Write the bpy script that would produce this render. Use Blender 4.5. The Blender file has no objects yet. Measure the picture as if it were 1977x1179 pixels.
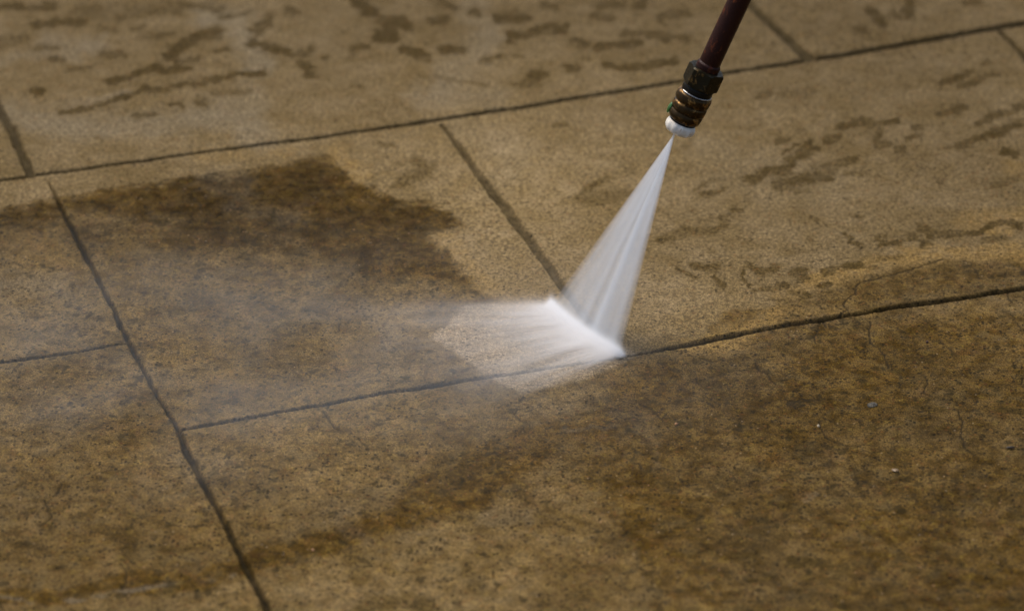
import bpy, bmesh, math, random
import numpy as np
from mathutils import Vector, Matrix
random.seed(7)
C = bpy.data.collections.new('scene') ; bpy.context.scene.collection.children.link(C)
S = bpy.context.scene
R = math.radians

# ------------------------------------------------------------------ camera
W, H, F = 1977.0, 1179.0, 6300.0            # photo size and focal length in photo pixels
D, PITCH = 2.5, R(30)
cam_d = bpy.data.cameras.new('camera')
cam = bpy.data.objects.new('camera', cam_d); S.collection.objects.link(cam)
cam.location = (0, -D*math.cos(PITCH), D*math.sin(PITCH))
cam.rotation_euler = (R(90)-PITCH, 0, 0)
cam_d.sensor_width = 36; cam_d.lens = 36*F/W
cam_d.clip_start = 0.02; cam_d.clip_end = 1000
cam_d.dof.use_dof = True
cam_d.dof.focus_distance = 2.42
cam_d.dof.aperture_fstop = 4.8
S.camera = cam

# ------------------------------------------------------------------ world, sun, exposure
SUN_EL, SUN_AZ = R(60), R(-38)              # azimuth measured from +Y towards +X
world = bpy.data.worlds.new('World'); S.world = world; world.use_nodes = True
nt = world.node_tree; nt.nodes.clear()
wo = nt.nodes.new('ShaderNodeOutputWorld'); bg = nt.nodes.new('ShaderNodeBackground')
sky = nt.nodes.new('ShaderNodeTexSky'); sky.sky_type = 'NISHITA'; sky.sun_disc = False
sky.sun_elevation = SUN_EL; sky.sun_rotation = SUN_AZ
sky.air_density = 1.0; sky.dust_density = 5.0; sky.ozone_density = 1.0
bg.inputs['Strength'].default_value = 0.10
nt.links.new(sky.outputs[0], bg.inputs[0]); nt.links.new(bg.outputs[0], wo.inputs[0])
sd = bpy.data.lights.new('sun', 'SUN'); sd.energy = 1.3; sd.angle = R(30); sd.color = (1.0, 0.95, 0.89)
sun = bpy.data.objects.new('sun', sd); S.collection.objects.link(sun)
sv = Vector((math.sin(SUN_AZ)*math.cos(SUN_EL), math.cos(SUN_AZ)*math.cos(SUN_EL), math.sin(SUN_EL)))
sun.rotation_euler = sv.to_track_quat('Z', 'Y').to_euler()
S.view_settings.view_transform = 'Standard'; S.view_settings.look = 'None'
S.view_settings.gamma = 1; S.view_settings.exposure = 0.6
S.render.engine = 'CYCLES'
S.cycles.use_denoising = True
S.cycles.volume_bounces = 12
S.cycles.volume_step_rate = 1.0
S.cycles.volume_max_steps = 256
S.cycles.max_bounces = 14
S.cycles.caustics_reflective = False; S.cycles.caustics_refractive = False

# ------------------------------------------------------------------ projection helper
fwd = Vector((0, math.cos(PITCH), -math.sin(PITCH)))
rgt = Vector((1, 0, 0)); upv = Vector((0, math.sin(PITCH), math.cos(PITCH)))
def ray(px, py): return fwd*F + rgt*(px-W/2) + upv*(H/2-py)
def G(px, py, h=0.0):
    """the point at height h that stands where the photo pixel (px,py) looks"""
    r = ray(px, py); t = (h-cam.location.z)/r.z
    return cam.location + r*t
def to_px(x, y):
    dx, dy, dz = x-cam.location.x, y-cam.location.y, -cam.location.z
    zc = dy*fwd.y + dz*fwd.z
    ok = zc > 0.3
    zc = np.where(ok, zc, 0.3)
    return W/2 + F*dx/zc, H/2 - F*(dy*upv.y+dz*upv.z)/zc, ok

# ------------------------------------------------------------------ numpy noise
def hash2(ix, iy, seed):
    n = (ix.astype(np.int64)*374761393 + iy.astype(np.int64)*668265263 + seed*1442695041) & 0xffffffff
    n = ((n ^ (n >> 13))*1274126177) & 0xffffffff
    n = (n ^ (n >> 16)) & 0xffffffff
    return n/4294967295.0
def vnoise(x, y, seed=0):
    ix, iy = np.floor(x), np.floor(y); fx, fy = x-ix, y-iy
    fx = fx*fx*(3-2*fx); fy = fy*fy*(3-2*fy)
    a = hash2(ix, iy, seed); b = hash2(ix+1, iy, seed); c = hash2(ix, iy+1, seed); d = hash2(ix+1, iy+1, seed)
    return (a*(1-fx)+b*fx)*(1-fy)+(c*(1-fx)+d*fx)*fy
def fbm(x, y, seed=0, octv=4):
    s = 0; a = 0.5; t = 0
    for i in range(octv):
        s = s + a*vnoise(x, y, seed+i*17); t += a; a *= .55
        x, y = x*1.93*0.8+y*1.93*0.6+3.1, -x*1.93*0.6+y*1.93*0.8+1.7
    return s/t
def sstep(a, b, x):
    t = np.clip((x-a)/(b-a), 0, 1); return t*t*(3-2*t)

# ------------------------------------------------------------------ pavement grid
def axis(lo, hi, step, far):
    core = np.arange(lo, hi, step); out = []
    p, s = hi, step
    while p < far: out.append(p); s = min(s*1.06, 0.006) if p < hi+0.9 else s*1.18; p += s
    left = []; p, s = lo-step, step
    while p > -far: left.append(p); s = min(s*1.06, 0.006) if p > lo-0.9 else s*1.18; p -= s
    return np.array(left[::-1]+list(core)+out)
c00, c10, c01, c11 = G(0, 0), G(W, 0), G(0, H), G(W, H)
xs = axis(c00.x-.03, c10.x+.03, 0.0010, 150)
ys = axis(c01.y-.03, c00.y+.03, 0.0013, 150)
NX, NY = len(xs), len(ys)
X, Y = np.meshgrid(xs, ys); X = X.ravel(); Y = Y.ravel()
PX, PY, OK = to_px(X, Y)
PX = np.where(OK, PX, 1e6); PY = np.where(OK, PY, 1e6)
# warped coordinates (the warp lives in world space)
w1 = fbm(X*30, Y*30, 5, 3)-.5; w2 = fbm(X*30, Y*30, 91, 3)-.5
w3 = fbm(X*160, Y*160, 15, 2)-.5; w4 = fbm(X*160, Y*160, 61, 2)-.5
def seg_dist(px, py, a, b):
    ax, ay = a; bx, by = b; dx, dy = bx-ax, by-ay; L = dx*dx+dy*dy
    t = np.clip(((px-ax)*dx+(py-ay)*dy)/L, 0, 1)
    return np.hypot(px-ax-t*dx, py-ay-t*dy), t
def poly_mask(pts, soft, wa=26, wb=14, seed=0):
    """soft filled polygon on the ground, given by photo pixels, edges roughened in world space"""
    P = [tuple(p) for p in pts]
    x0 = min(p[0] for p in P)-soft*2-wa; x1 = max(p[0] for p in P)+soft*2+wa
    y0 = min(p[1] for p in P)-soft*2-wa; y1 = max(p[1] for p in P)+soft*2+wa
    idx = np.where((PX > x0) & (PX < x1) & (PY > y0) & (PY < y1))[0]
    qx = PX[idx]+w1[idx]*wa*2+w3[idx]*wb*2; qy = PY[idx]+w2[idx]*wa+w4[idx]*wb
    ins = np.zeros(len(idx), bool); dm = np.full(len(idx), 1e9)
    for i in range(len(P)):
        a, b = P[i], P[(i+1) % len(P)]
        d, _ = seg_dist(qx, qy, a, b); dm = np.minimum(dm, d)
        cond = ((a[1] > qy) != (b[1] > qy))
        with np.errstate(divide='ignore', invalid='ignore'):
            xi = (b[0]-a[0])*(qy-a[1])/((b[1]-a[1]) or 1e-9)+a[0]
        ins ^= cond & (qx < xi)
    sd_ = np.where(ins, dm, -dm)
    out = np.zeros(len(X)); out[idx] = sstep(-soft, soft, sd_); return out

# ---- joints: ground polylines with a half width in metres
def wpt(p): g = G(*p); return (g.x, g.y)
def joint(acc, pts, hw, wob=0.0012, world=False, depth=1.0):
    Q = pts if world else [wpt(p) for p in pts]
    n = len(Q); hws = hw if isinstance(hw, (list, tuple)) else [hw]*n
    m = 0.02
    for i in range(n-1):
        a, b = Q[i], Q[i+1]
        x0, x1 = min(a[0], b[0])-m, max(a[0], b[0])+m; y0, y1 = min(a[1], b[1])-m, max(a[1], b[1])+m
        idx = np.where((X > x0) & (X < x1) & (Y > y0) & (Y < y1))[0]
        if not len(idx): continue
        d, t = seg_dist(X[idx]+w1[idx]*wob*3+w3[idx]*wob*1.1, Y[idx]+w2[idx]*wob*3+w4[idx]*wob*1.1, a, b)
        h = (hws[i]*(1-t)+hws[i+1]*t)*(.68+.62*jn_[idx]+.9*np.maximum(0, jn2_[idx]-.66))
        v = (1-sstep(h*0.62, h*1.22+0.0004, d))*depth
        acc[idx] = np.maximum(acc[idx], v)
jn_ = fbm(X*38, Y*38, 501, 3); jn2_ = vnoise(X*120, Y*120, 502)
J = np.zeros(len(X))
mm = 0.001
LA = [(-900, 470), (-200, 372), (0, 348), (60, 340), (200, 321), (400, 291), (640, 261), (850, 230), (1000, 208), (1290, 160), (1560, 115), (1750, 84), (1977, 45), (2200, 8), (2900, -110)]
joint(J, LA, [2.0*mm]*6+[2.4*mm, 2.9*mm, 2.9*mm, 2.8*mm, 3.5*mm, 4.0*mm, 4.2*mm, 4*mm, 4*mm])
joint(J, [(94, 352), (115, 395), (160, 480), (200, 560), (250, 662), (300, 755), (345, 830), (365, 878), (400, 945), (440, 1020), (480, 1100), (520, 1179), (600, 1335), (800, 1750)],
      [.3*mm, 1.5*mm, 1.9*mm, 1.6*mm, 1.4*mm, 1.2*mm, 1.5*mm, 3.0*mm, 1.9*mm, 1.9*mm, 2.3*mm, 2.4*mm, 2.6*mm, 3*mm])
joint(J, [(345, 831), (500, 801), (640, 777), (740, 757), (830, 744)], [1.6*mm, 1.4*mm, 1.3*mm, 1.4*mm, 2.2*mm], .0008)
joint(J, [(830, 744), (930, 729), (1195, 690), (1270, 676)], [2.4*mm, 1.3*mm, .6*mm, 1.2*mm], .0008)
joint(J, [(1270, 676), (1350, 660), (1420, 645), (1500, 632), (1640, 608), (1750, 590), (1977, 556), (2200, 520), (2900, 410)],
      [1.1*mm, 3.1*mm, 3.2*mm, 2.1*mm, 2.2*mm, 2.5*mm, 3.1*mm, 3.2*mm, 3*mm], .0013)
joint(J, [(-900, 850), (-200, 733), (0, 699), (130, 682), (243, 661)], [1.5*mm, 1.5*mm, 1.4*mm, 1.2*mm, .7*mm], .0008)
joint(J, [(-260, -420), (-30, 140), (0, 210), (28, 262), (60, 335)], [3.4*mm, 3.4*mm, 3.4*mm, 3.4*mm, 3.6*mm])
joint(J, [(852, 240), (885, 282), (960, 380), (1030, 470), (1082, 548), (1192, 688)], [1.6*mm, 3.0*mm, 3.8*mm, 3.8*mm, 3.8*mm, 2*mm], depth=.85)
joint(J, [(1020, -420), (1380, -62), (1440, 0), (1500, 57), (1562, 112)], [4.2*mm, 4.2*mm, 4.4*mm, 4.6*mm, 6*mm])
joint(J, [(1934, 62), (1977, 106), (2150, 290), (2400, 500)], 3.2*mm)
for k, yy in enumerate((1.02, 1.5, 1.98)):          # rows farther off, and the row nearer than the frame
    joint(J, [(-2.5, yy-.25), (-.3, yy), (2.5, yy+.28)], 3.4*mm, world=True)
    for j in range(-5, 6):
        x = j*.42+.16*k; joint(J, [(x, yy+.02+x*.11), (x-.16, yy+.48+x*.11)], 3.4*mm, world=True)
for k, yy in enumerate((-.72, -1.2)):
    joint(J, [(-2.2, yy-.25), (0, yy), (2.2, yy+.25)], 3.0*mm, world=True)
    for j in range(-4, 5):
        x = j*.45+.2*k; joint(J, [(x, yy+x*.11-.01), (x+.13, yy-.47+x*.11)], 3.0*mm, world=True)

# ---- cracks
K = np.zeros(len(X))
def z(pts, ox, oy, s=2.947): return [(ox+p[0]/s, oy+p[1]/s) for p in pts]
CR = [z([(1480,300),(1300,352),(1180,385),(1100,405),(1010,425),(980,445),(975,490),(940,515),(915,540),(912,565),(925,580),(900,600),(880,618)],1320,400),
      z([(925,580),(940,605)],1320,400), z([(1062,650),(1050,690),(1055,768),(1080,785),(1110,800),(1140,840),(1150,865),(1165,885),(1172,912)],1320,400),
      z([(400,880),(435,935),(480,955),(505,990),(528,1012)],1320,400), z([(1838,490),(1842,515),(1862,545)],1320,400),
      z([(1340,940),(1378,960),(1392,1000),(1368,1048),(1402,1066)],1320,400), z([(1898,660),(1920,690),(1945,705)],1320,400),
      z([(1450,750),(1490,790),(1530,822)],1320,400), z([(765,700),(745,735),(752,775)],1320,400), z([(800,655),(815,680)],1320,400),
      z([(20,840),(90,850),(140,870),(175,880)],1320,400), z([(765,100),(790,160),(830,200),(940,235),(1010,235)],1320,780,2.954),
      z([(1560,30),(1590,90),(1580,170),(1600,240),(1660,290)],1320,780,2.954), z([(1920,1010),(1937,975)],1320,400),
      z([(1000,20),(985,55),(1020,90),(1050,105)],660,780,2.955), z([(1760,20),(1790,50),(1820,90),(1850,60)],660,780,2.955), z([(1640,330),(1700,345),(1705,385)],660,780,2.955),
      z([(90,190),(120,230),(150,260)],660,780,2.955), z([(260,550),(285,600),(298,640),(250,680)],0,780,2.955), z([(690,900),(720,955),(715,1010),(690,1050)],0,780,2.955),
      z([(350,450),(340,490),(310,520)],0,780,2.955), z([(1850,30),(1880,80),(1910,130),(1945,145)],0,780,2.955)]
for c in CR:
    # break each straight run into jagged pieces
    q = [c[0]]
    for a, b in zip(c[:-1], c[1:]):
        L = math.hypot(b[0]-a[0], b[1]-a[1]); n = max(1, int(L/7))
        for i in range(1, n+1):
            t = i/n; j = 1.6 if i < n else 0
            q.append((a[0]+(b[0]-a[0])*t+random.uniform(-j, j), a[1]+(b[1]-a[1])*t+random.uniform(-j, j)))
    joint(K, q, (random.uniform(.42, .58) if len(q) < 25 else .6)*mm, .0012)

# ---- stains: damp dirty blotches of their own shapes.  (points, half width px, strength)
ST = []
def s3(pts, w, a=1.0): ST.append((z(pts, 0, 0), w/2.947, a))
def s4(pts, w, a=1.0): ST.append((z(pts, 660, 0), w/2.947, a))
def s5(pts, w, a=1.0): ST.append((z(pts, 1320, 0), w/2.947, a))
def s7(pts, w, a=1.0): ST.append((z(pts, 1320, 400), w/2.947, a))
def s6(pts, w, a=1.0): ST.append((z(pts, 0, 400), w/2.947, a))
def sb(pts, w, a=1.0): ST.append((z(pts, 1320, 780, 2.954), w/2.954, a))
def sp(pts, w, a=1.0): ST.append((pts, w, a))
s3([(935,315),(1050,250),(1150,205),(1245,190)],24,.95); s3([(945,310),(990,350),(1140,350)],20,.75); s3([(630,462),(720,450),(850,385),(940,395),(1080,395)],17,.95)
s3([(640,565),(760,540),(820,505),(930,518),(1000,490),(1100,482),(1200,465),(1350,430),(1500,420)],13,.95); s3([(340,645),(520,600),(660,560)],12,.6)
s3([(1415,235),(1440,190),(1520,115)],30,.6); s3([(1440,240),(1540,270),(1645,305)],20,.95); s3([(1720,360),(1745,410)],36,.8); s3([(1680,300),(1780,270)],18,.7)
s3([(-30,42),(160,35),(310,30)],16,.8); s3([(190,155),(330,118),(460,120)],24,.7); s3([(570,310),(690,305)],28,.65); s3([(190,522),(240,522)],17,.7); s3([(400,395),(510,380)],14,.6)
s3([(290,340),(350,340)],20,.5); s3([(200,275),(330,265)],16,.5); s3([(560,150),(660,160)],16,.5); s3([(760,160),(830,150)],13,.5); s3([(980,585),(1030,585)],10,.7); s3([(1120,572),(1170,575)],10,.6)
s3([(1240,300),(1290,280)],22,.5); s3([(770,655),(900,645)],12,.45); s3([(470,60),(760,60),(1000,40)],40,.35); s3([(1020,20),(1240,50)],20,.5); s3([(0,250),(130,230)],36,.4); s3([(1640,60),(1690,60)],20,.45)
s3([(1230,535),(1420,520)],12,.4); s3([(820,210),(1000,190)],20,.35); s3([(1250,110),(1400,75)],15,.45); s3([(560,790),(590,800)],12,.4); s3([(1820,320),(1850,330)],14,.6)
s4([(60,0),(170,80),(260,130),(370,140)],34,.85); s4([(215,205),(300,195)],36,.9); s4([(500,115),(590,115)],20,.7); s4([(890,105),(1040,95)],34,.75); s4([(950,215),(1080,190),(1150,160),(1260,175)],20,.9)
s4([(340,285),(440,310),(500,345)],20,.75); s4([(580,290),(690,288)],22,.85); s4([(1300,240),(1400,248)],17,.65); s4([(1450,275),(1540,250),(1700,242)],17,.8); s4([(1480,350),(1560,380),(1700,380),(1890,345)],20,.9)
s4([(1090,430),(1130,430)],30,.8); s4([(985,485),(1130,465)],15,.7); s4([(1280,392),(1330,388)],18,.6); s4([(1740,195),(1850,210),(1960,230)],20,.8); s4([(1600,185),(1700,182)],17,.6); s4([(1820,105),(1960,65)],18,.6)
s4([(740,72),(800,72)],18,.5); s4([(1460,25),(1590,15)],26,.6); s4([(1660,30),(1720,25)],24,.6); s4([(500,0),(640,40)],26,.55); s4([(1140,20),(1240,30)],22,.5); s4([(1420,85),(1540,100)],16,.45); s4([(50,275),(140,260)],20,.5)
s4([(400,910),(450,940)],22,.5); s4([(340,1020),(490,965)],26,.45); s4([(300,1060),(350,1050)],12,.4); s4([(200,825),(280,840)],14,.45); s4([(780,355),(900,330)],14,.5); s4([(60,490),(130,485)],12,.4)
s4([(1340,1140),(1400,1080),(1500,1000)],18,.45); s4([(1370,1140),(1560,1110),(1680,1090)],34,.32); s4([(450,450),(640,460),(840,490)],8,.35); s4([(1220,715),(1270,705)],10,.4); s4([(960,325),(1000,325)],14,.4); s4([(1370,340),(1400,340)],12,.4)
s5([(1040,70),(1140,130)],22,.8); s5([(1300,0),(1295,90)],34,.75); s5([(985,160),(1035,165)],20,.85); s5([(1180,80),(1240,95)],20,.5); s5([(1450,468),(1540,452),(1640,405)],18,.85); s5([(1560,492),(1660,465),(1750,420)],14,.65)
s5([(880,720),(1000,690),(1120,745)],30,.72); s5([(1090,715),(1230,692)],18,.72); s5([(390,1015),(480,965),(600,950)],30,.8); s5([(560,1045),(680,1005),(830,1000)],34,.75); s5([(800,960),(970,910)],22,.8); s5([(600,920),(760,850)],24,.7)
s5([(580,865),(720,805)],11,.65); s5([(810,790),(870,788)],18,.7); s5([(520,815),(590,805)],14,.55); s5([(1090,820),(1180,820)],16,.6); s5([(1220,850),(1270,845)],14,.7); s5([(1280,795),(1350,770)],12,.6); s5([(1310,730),(1390,722)],14,.6)
s5([(1510,625),(1570,600)],16,.6); s5([(1560,828),(1700,785),(1930,715)],20,.75); s5([(1790,860),(1900,882)],12,.9); s5([(1680,700),(1800,650),(1937,600)],22,.6); s5([(1480,830),(1540,830)],12,.5); s5([(1440,650),(1600,610)],16,.4)
s5([(80,1085),(210,1010)],9,.5); s5([(110,1120),(250,1078)],10,.5); s5([(920,995),(1020,990)],10,.5); s5([(540,530),(720,525)],24,.25); s5([(430,560),(480,520)],20,.4); s5([(1700,1045),(1900,1020)],20,.35); s5([(1600,10),(1680,0)],22,.7); s5([(1750,760),(1937,700)],34,.35)
s5([(0,840),(60,790)],14,.35); s5([(1700,355),(1730,355)],12,.5); s5([(650,1080),(700,1075)],8,.4)
s7([(-150,180),(0,125),(120,122),(235,92)],20,.6); s7([(70,335),(180,335)],22,.65); s7([(170,380),(215,430)],15,.7); s7([(-20,350),(60,395)],9,.55); s7([(325,375),(370,440)],12,.8); s7([(365,340),(440,368),(530,340)],17,.75)
s7([(620,380),(670,380)],32,.75); s7([(630,430),(720,410)],14,.6); s7([(380,475),(410,468)],12,.7); s7([(455,465),(495,465)],11,.7); s7([(530,450),(580,448)],17,.75); s7([(595,490),(640,492)],11,.7); s7([(670,515),(712,498)],10,.8)
s7([(785,452),(820,445)],11,.75); s7([(815,490),(840,488)],10,.7); s7([(925,335),(1010,325)],20,.8); s7([(1120,210),(1240,195)],15,.75); s7([(910,150),(950,175)],10,.65); s7([(930,200),(1000,225)],11,.6); s7([(1080,165),(1120,180)],9,.65)
s7([(795,378),(915,345)],14,.6); s7([(1350,118),(1400,145),(1550,145),(1680,142),(1750,95)],13,.95); s7([(1740,90),(1850,105),(1937,120)],13,.8); s7([(1270,165),(1320,170)],15,.5); s7([(1350,200),(1390,195)],16,.55); s7([(1700,195),(1830,180)],17,.5)
s7([(210,50),(270,55)],13,.5); s7([(280,12),(330,15)],13,.6); s7([(720,70),(760,75)],10,.4); s7([(970,40),(1020,60)],10,.4); s7([(530,550),(560,540)],8,.5); s7([(450,545),(520,530)],9,.4); s7([(1110,160),(1150,160)],8,.6); s7([(1060,345),(1100,345)],8,.55); s7([(1120,290),(1240,285)],12,.35)
s7([(1180,870),(1300,865),(1440,895)],16,.5); s7([(560,800),(640,780)],30,.3); s7([(50,980),(180,1030)],34,.35); s7([(200,920),(330,870)],30,.35); s7([(1420,330),(1600,330)],26,.3)
s6([(880,95),(940,98)],11,.55); s6([(610,130),(640,130)],9,.5); s6([(1340,285),(1420,285)],9,.7); s6([(1540,190),(1600,205)],14,.45); s6([(1620,668),(1690,660)],12,.45); s6([(1570,860),(1740,860)],22,.22); s6([(1600,905),(1620,930)],10,.4); s6([(1640,735),(1690,730)],8,.25); s6([(430,1105),(470,1085)],14,.3); s6([(210,620),(280,615)],14,.25)
s6([(1010,200),(1020,250)],24,.2); s6([(1280,765),(1310,765)],7,.3)
sb([(620,900),(760,912),(860,955),(960,960)],22,.75); sb([(790,1000),(900,985)],16,.55); sb([(540,578),(600,575)],14,.7); sb([(960,585),(1010,595)],15,.75); sb([(1470,560),(1530,590)],14,.6); sb([(1640,460),(1720,465)],12,.5); sb([(1640,500),(1740,530),(1860,540)],22,.5)
sb([(1700,685),(1800,695)],13,.5); sb([(890,90),(1000,120),(1080,130)],20,.45); sb([(290,865),(400,845)],13,.55); sb([(1580,240),(1750,290)],18,.45); sb([(1820,40),(1941,35)],16,.55); sb([(1340,5),(1520,40)],14,.5); sb([(990,905),(1060,905)],14,.5); sb([(1440,350),(1450,400)],10,.5)
sb([(200,510),(240,530)],20,.3); sb([(220,380),(240,385)],13,.35); sb([(440,380),(460,382)],9,.45); sb([(1900,430),(1941,430)],20,.45); sb([(1880,600),(1941,620)],24,.4); sb([(1500,40),(1600,30)],12,.4); sb([(1640,20),(1640,20.1)],10,.3); sb([(700,590),(730,620)],16,.35); sb([(1370,630),(1440,640)],12,.4)
sb([(230,985),(250,985)],9,.6); sb([(360,990),(375,990)],8,.6); sb([(760,1090),(720,1090)],12,.35); sb([(1750,820),(1780,830)],20,.35)
sp([(680,1080),(690,1105)],18,.5); sp([(905,1100),(920,1130)],12,.4); sp([(780,1150),(830,1170)],16,.4); sp([(870,990),(890,1010)],10,.45); sp([(1010,1100),(1020,1105)],9,.5); sp([(850,910),(900,905)],16,.4); sp([(700,1170),(760,1155)],14,.35)
sp([(210,905),(230,910)],6,.35); sp([(340,905),(350,910)],5,.3)
nT = fbm(X*75, Y*95, 33, 4)-.5; nT2 = fbm(X*210, Y*260, 37, 3)-.5
T = np.zeros(len(X))
for pts, hw, amp in ST:
    hw *= 1.12
    m = hw*2.4+18
    for a, b in zip(pts[:-1], pts[1:]):
        x0, x1 = min(a[0], b[0])-m, max(a[0], b[0])+m; y0, y1 = min(a[1], b[1])-m*.8, max(a[1], b[1])+m*.8
        idx = np.where((PX > x0) & (PX < x1) & (PY > y0) & (PY < y1))[0]
        if not len(idx): continue
        # the stroke is rounder on the ground than in the foreshortened picture
        d, t = seg_dist(PX[idx]+w1[idx]*22+w3[idx]*16, PY[idx]+w2[idx]*15+w4[idx]*11, a, b)
        v = 1-sstep(hw*.1, hw*1.7+2.5, d)
        v = sstep(.14, .86, v+(nT[idx]*.85+nT2[idx]*.5)*min(1, .35+hw/11))*amp**.65
        T[idx] = np.maximum(T[idx], v)
T *= np.clip(.38+1.35*fbm(X*42, Y*60, 35, 4), .4, 1.25)

# ---- broad areas
dirtA = poly_mask([(-900,520),(-60,412),(0,402),(120,378),(200,366),(330,345),(420,330),(520,318),(560,308),(628,303),(655,328),(700,352),(770,384),(830,388),(872,413),(900,434),(838,455),(872,490),(905,530),(950,572),(1010,600),(1200,690),(1340,660),(1400,600),(1520,592),(1700,560),(1800,520),(1977,492),(2900,380),(2900,2100),(-900,2100)], 4, 8, 9)
dark1 = poly_mask([(-900,530),(0,408),(120,384),(330,350),(520,322),(630,308),(700,356),(770,390),(830,394),(890,432),(830,455),(900,530),(960,580),(960,640),(840,680),(560,660),(300,640),(-900,640)], 12, 18, 18)
ylow = np.interp(PX, [-200,0,250,420,560,700,840,960], [420,430,450,480,505,535,560,575])+w1*70+(fbm(X*12,Y*20,401,3)-.5)*90
dark1 = dark1*(1-sstep(-65, 75, PY-ylow))
dark2 = poly_mask([(1180,700),(1350,665),(1640,612),(1977,562),(2900,430),(2900,2000),(1300,2000),(1250,1179),(1150,1000),(1080,860),(1120,780)], 60, 50, 20)
dark3 = poly_mask([(1500,585),(1640,545),(1780,505),(1977,492),(2900,380),(2900,430),(1977,552),(1640,603),(1480,628)], 22, 20, 14)
band = np.zeros(len(X)); mB = [(1290,745),(1180,800),(1080,835),(1000,868),(930,915),(860,955),(760,1000),(660,1040),(560,1068),(480,1092),(400,1112),(250,1128),(120,1150),(-40,1152)]
wB = [22,26,24,30,36,34,30,26,22,22,16,16,12,12]
for i in range(len(mB)-1):
    d, t = seg_dist(PX+w1*50+w3*20, PY+w2*34+w4*14, mB[i], mB[i+1]); hw = wB[i]*(1-t)+wB[i+1]*t
    band = np.maximum(band, 1-sstep(0, hw*1.9, d))
band *= sstep(.32, .58, fbm(X*26, Y*34, 404, 4))*.4+.6
band *= 1-.55*sstep(1080, 1260, PX)
edge = np.zeros(len(X)); mE = [(-60,1152),(0,1150),(60,1162),(150,1158),(240,1142),(300,1128),(350,1122),(400,1116),(455,1112)]
for i in range(len(mE)-1):
    d, t = seg_dist(PX+w1*26+w3*16, PY+w2*22+w4*10, mE[i], mE[i+1]); edge = np.maximum(edge, 1-sstep(1.5, 7, d))
edge *= sstep(.38, .6, fbm(X*60, Y*60, 71, 2))
lowpale = poly_mask([(-900,1165),(0,1158),(240,1148),(350,1126),(460,1118),(600,1085),(720,1040),(860,985),(960,960),(1080,1000),(1000,1300),(-900,1600)], 12, 22, 12)
patch = poly_mask([(835,650),(905,703),(960,738),(1000,754),(1100,739),(1200,704),(1230,685),(1055,580),(900,590)], 7, 9, 9)
pale = np.zeros(len(X))
PALE = [(z([(60,650),(400,740),(700,700),(950,690),(1280,640),(1440,640)],0,0), 34, .7), (z([(1420,560),(1450,760)],0,0), 40, .6), (z([(1180,100),(1350,130),(1400,270),(1480,380)],0,0), 34, .8),
        (z([(280,230),(480,250),(560,230)],0,0), 22, .5), (z([(0,370),(280,310),(420,310)],0,0), 14, .5), (z([(750,60),(850,160),(780,250),(640,400),(600,520)],660,0), 40, .5), (z([(450,560),(900,560)],660,0), 30, .35),
        (z([(880,385),(1000,400),(1130,360),(1250,320)],1320,400), 22, .0), (z([(150,900),(500,1000),(800,1060)],1320,0), 50, .25),
        ([(400,350),(470,345),(470,400),(560,420)], 30, .55), ([(540,410),(600,380)], 5, .35), ([(0,560),(120,545)], 30, .4), ([(1195,790),(1235,800)], 26, .30), ([(1240,830),(1265,890)], 16, .28), ([(1180,770),(1230,765)], 14, .2), ([(1100,830),(1190,815)], 6, .4),
        ([(660,1000),(700,1040)], 20, .3), ([(930,990),(1000,1000)], 20, .3), ([(1580,950),(1560,965)], 7, .5), ([(30,215),(160,190),(250,180)],10,.35),([(880,250),(1000,300),(960,360)],34,.2),([(700,590),(760,660)],24,.25)]
for pts, hw, amp in PALE:
    for a, b in zip(pts[:-1], pts[1:]):
        d, t = seg_dist(PX+w1*50+w3*26, PY+w2*34+w4*16, a, b)
        pale = np.maximum(pale, (1-sstep(hw*.2, hw*1.3, d))*amp)
pale *= .6+.8*fbm(X*35, Y*80, 44, 3)
ochre = np.zeros(len(X))
OC = [(z([(720,420),(900,400),(1080,330),(1250,300),(1500,270),(1937,250)],1320,400), 18, .9), (z([(1250,235),(1500,240)],1320,400), 12, .8), (z([(520,500),(680,480)],1320,400), 14, .5), (z([(1600,70),(1937,50)],1320,400), 20, .6),
      (z([(1740,130),(1900,150)],1320,400), 10, .9), (z([(20,800),(150,790),(330,780)],1320,400), 16, .9), (z([(920,590),(1080,600)],1320,400), 8, .9), (z([(150,760),(520,610),(880,580)],1320,400), 12, .6), ([(640,300),(700,340)],20,.6), ([(860,460),(960,560)],16,.4),
      (z([(1880,950),(1930,960)],1320,0), 20, .5), ([(380,300),(560,290)],12,.3)]
for pts, hw, amp in OC:
    for a, b in zip(pts[:-1], pts[1:]):
        d, t = seg_dist(PX+w1*40+w3*20, PY+w2*24+w4*12, a, b)
        ochre = np.maximum(ochre, (1-sstep(hw*.3, hw*1.4, d))*amp)

tone = np.ones(len(X))  # washed slab paler, far row damp; vignette at top corners painted in too
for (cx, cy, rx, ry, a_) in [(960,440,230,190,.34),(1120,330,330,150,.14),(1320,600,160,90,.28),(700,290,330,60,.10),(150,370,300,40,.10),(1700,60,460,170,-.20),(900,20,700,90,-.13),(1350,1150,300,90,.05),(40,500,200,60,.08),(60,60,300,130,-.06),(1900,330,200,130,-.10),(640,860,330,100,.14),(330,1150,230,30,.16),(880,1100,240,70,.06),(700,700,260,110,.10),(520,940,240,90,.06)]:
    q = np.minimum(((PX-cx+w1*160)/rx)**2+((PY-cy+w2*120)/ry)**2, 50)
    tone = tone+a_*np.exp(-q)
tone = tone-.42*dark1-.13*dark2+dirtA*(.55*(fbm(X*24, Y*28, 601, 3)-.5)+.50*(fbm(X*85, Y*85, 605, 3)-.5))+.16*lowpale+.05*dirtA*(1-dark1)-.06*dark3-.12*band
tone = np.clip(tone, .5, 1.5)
big = fbm(X*5, Y*5, 200, 4); mid = fbm(X*22, Y*22, 210, 4); mid2 = fbm(X*14+3, Y*50, 220, 4)
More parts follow.
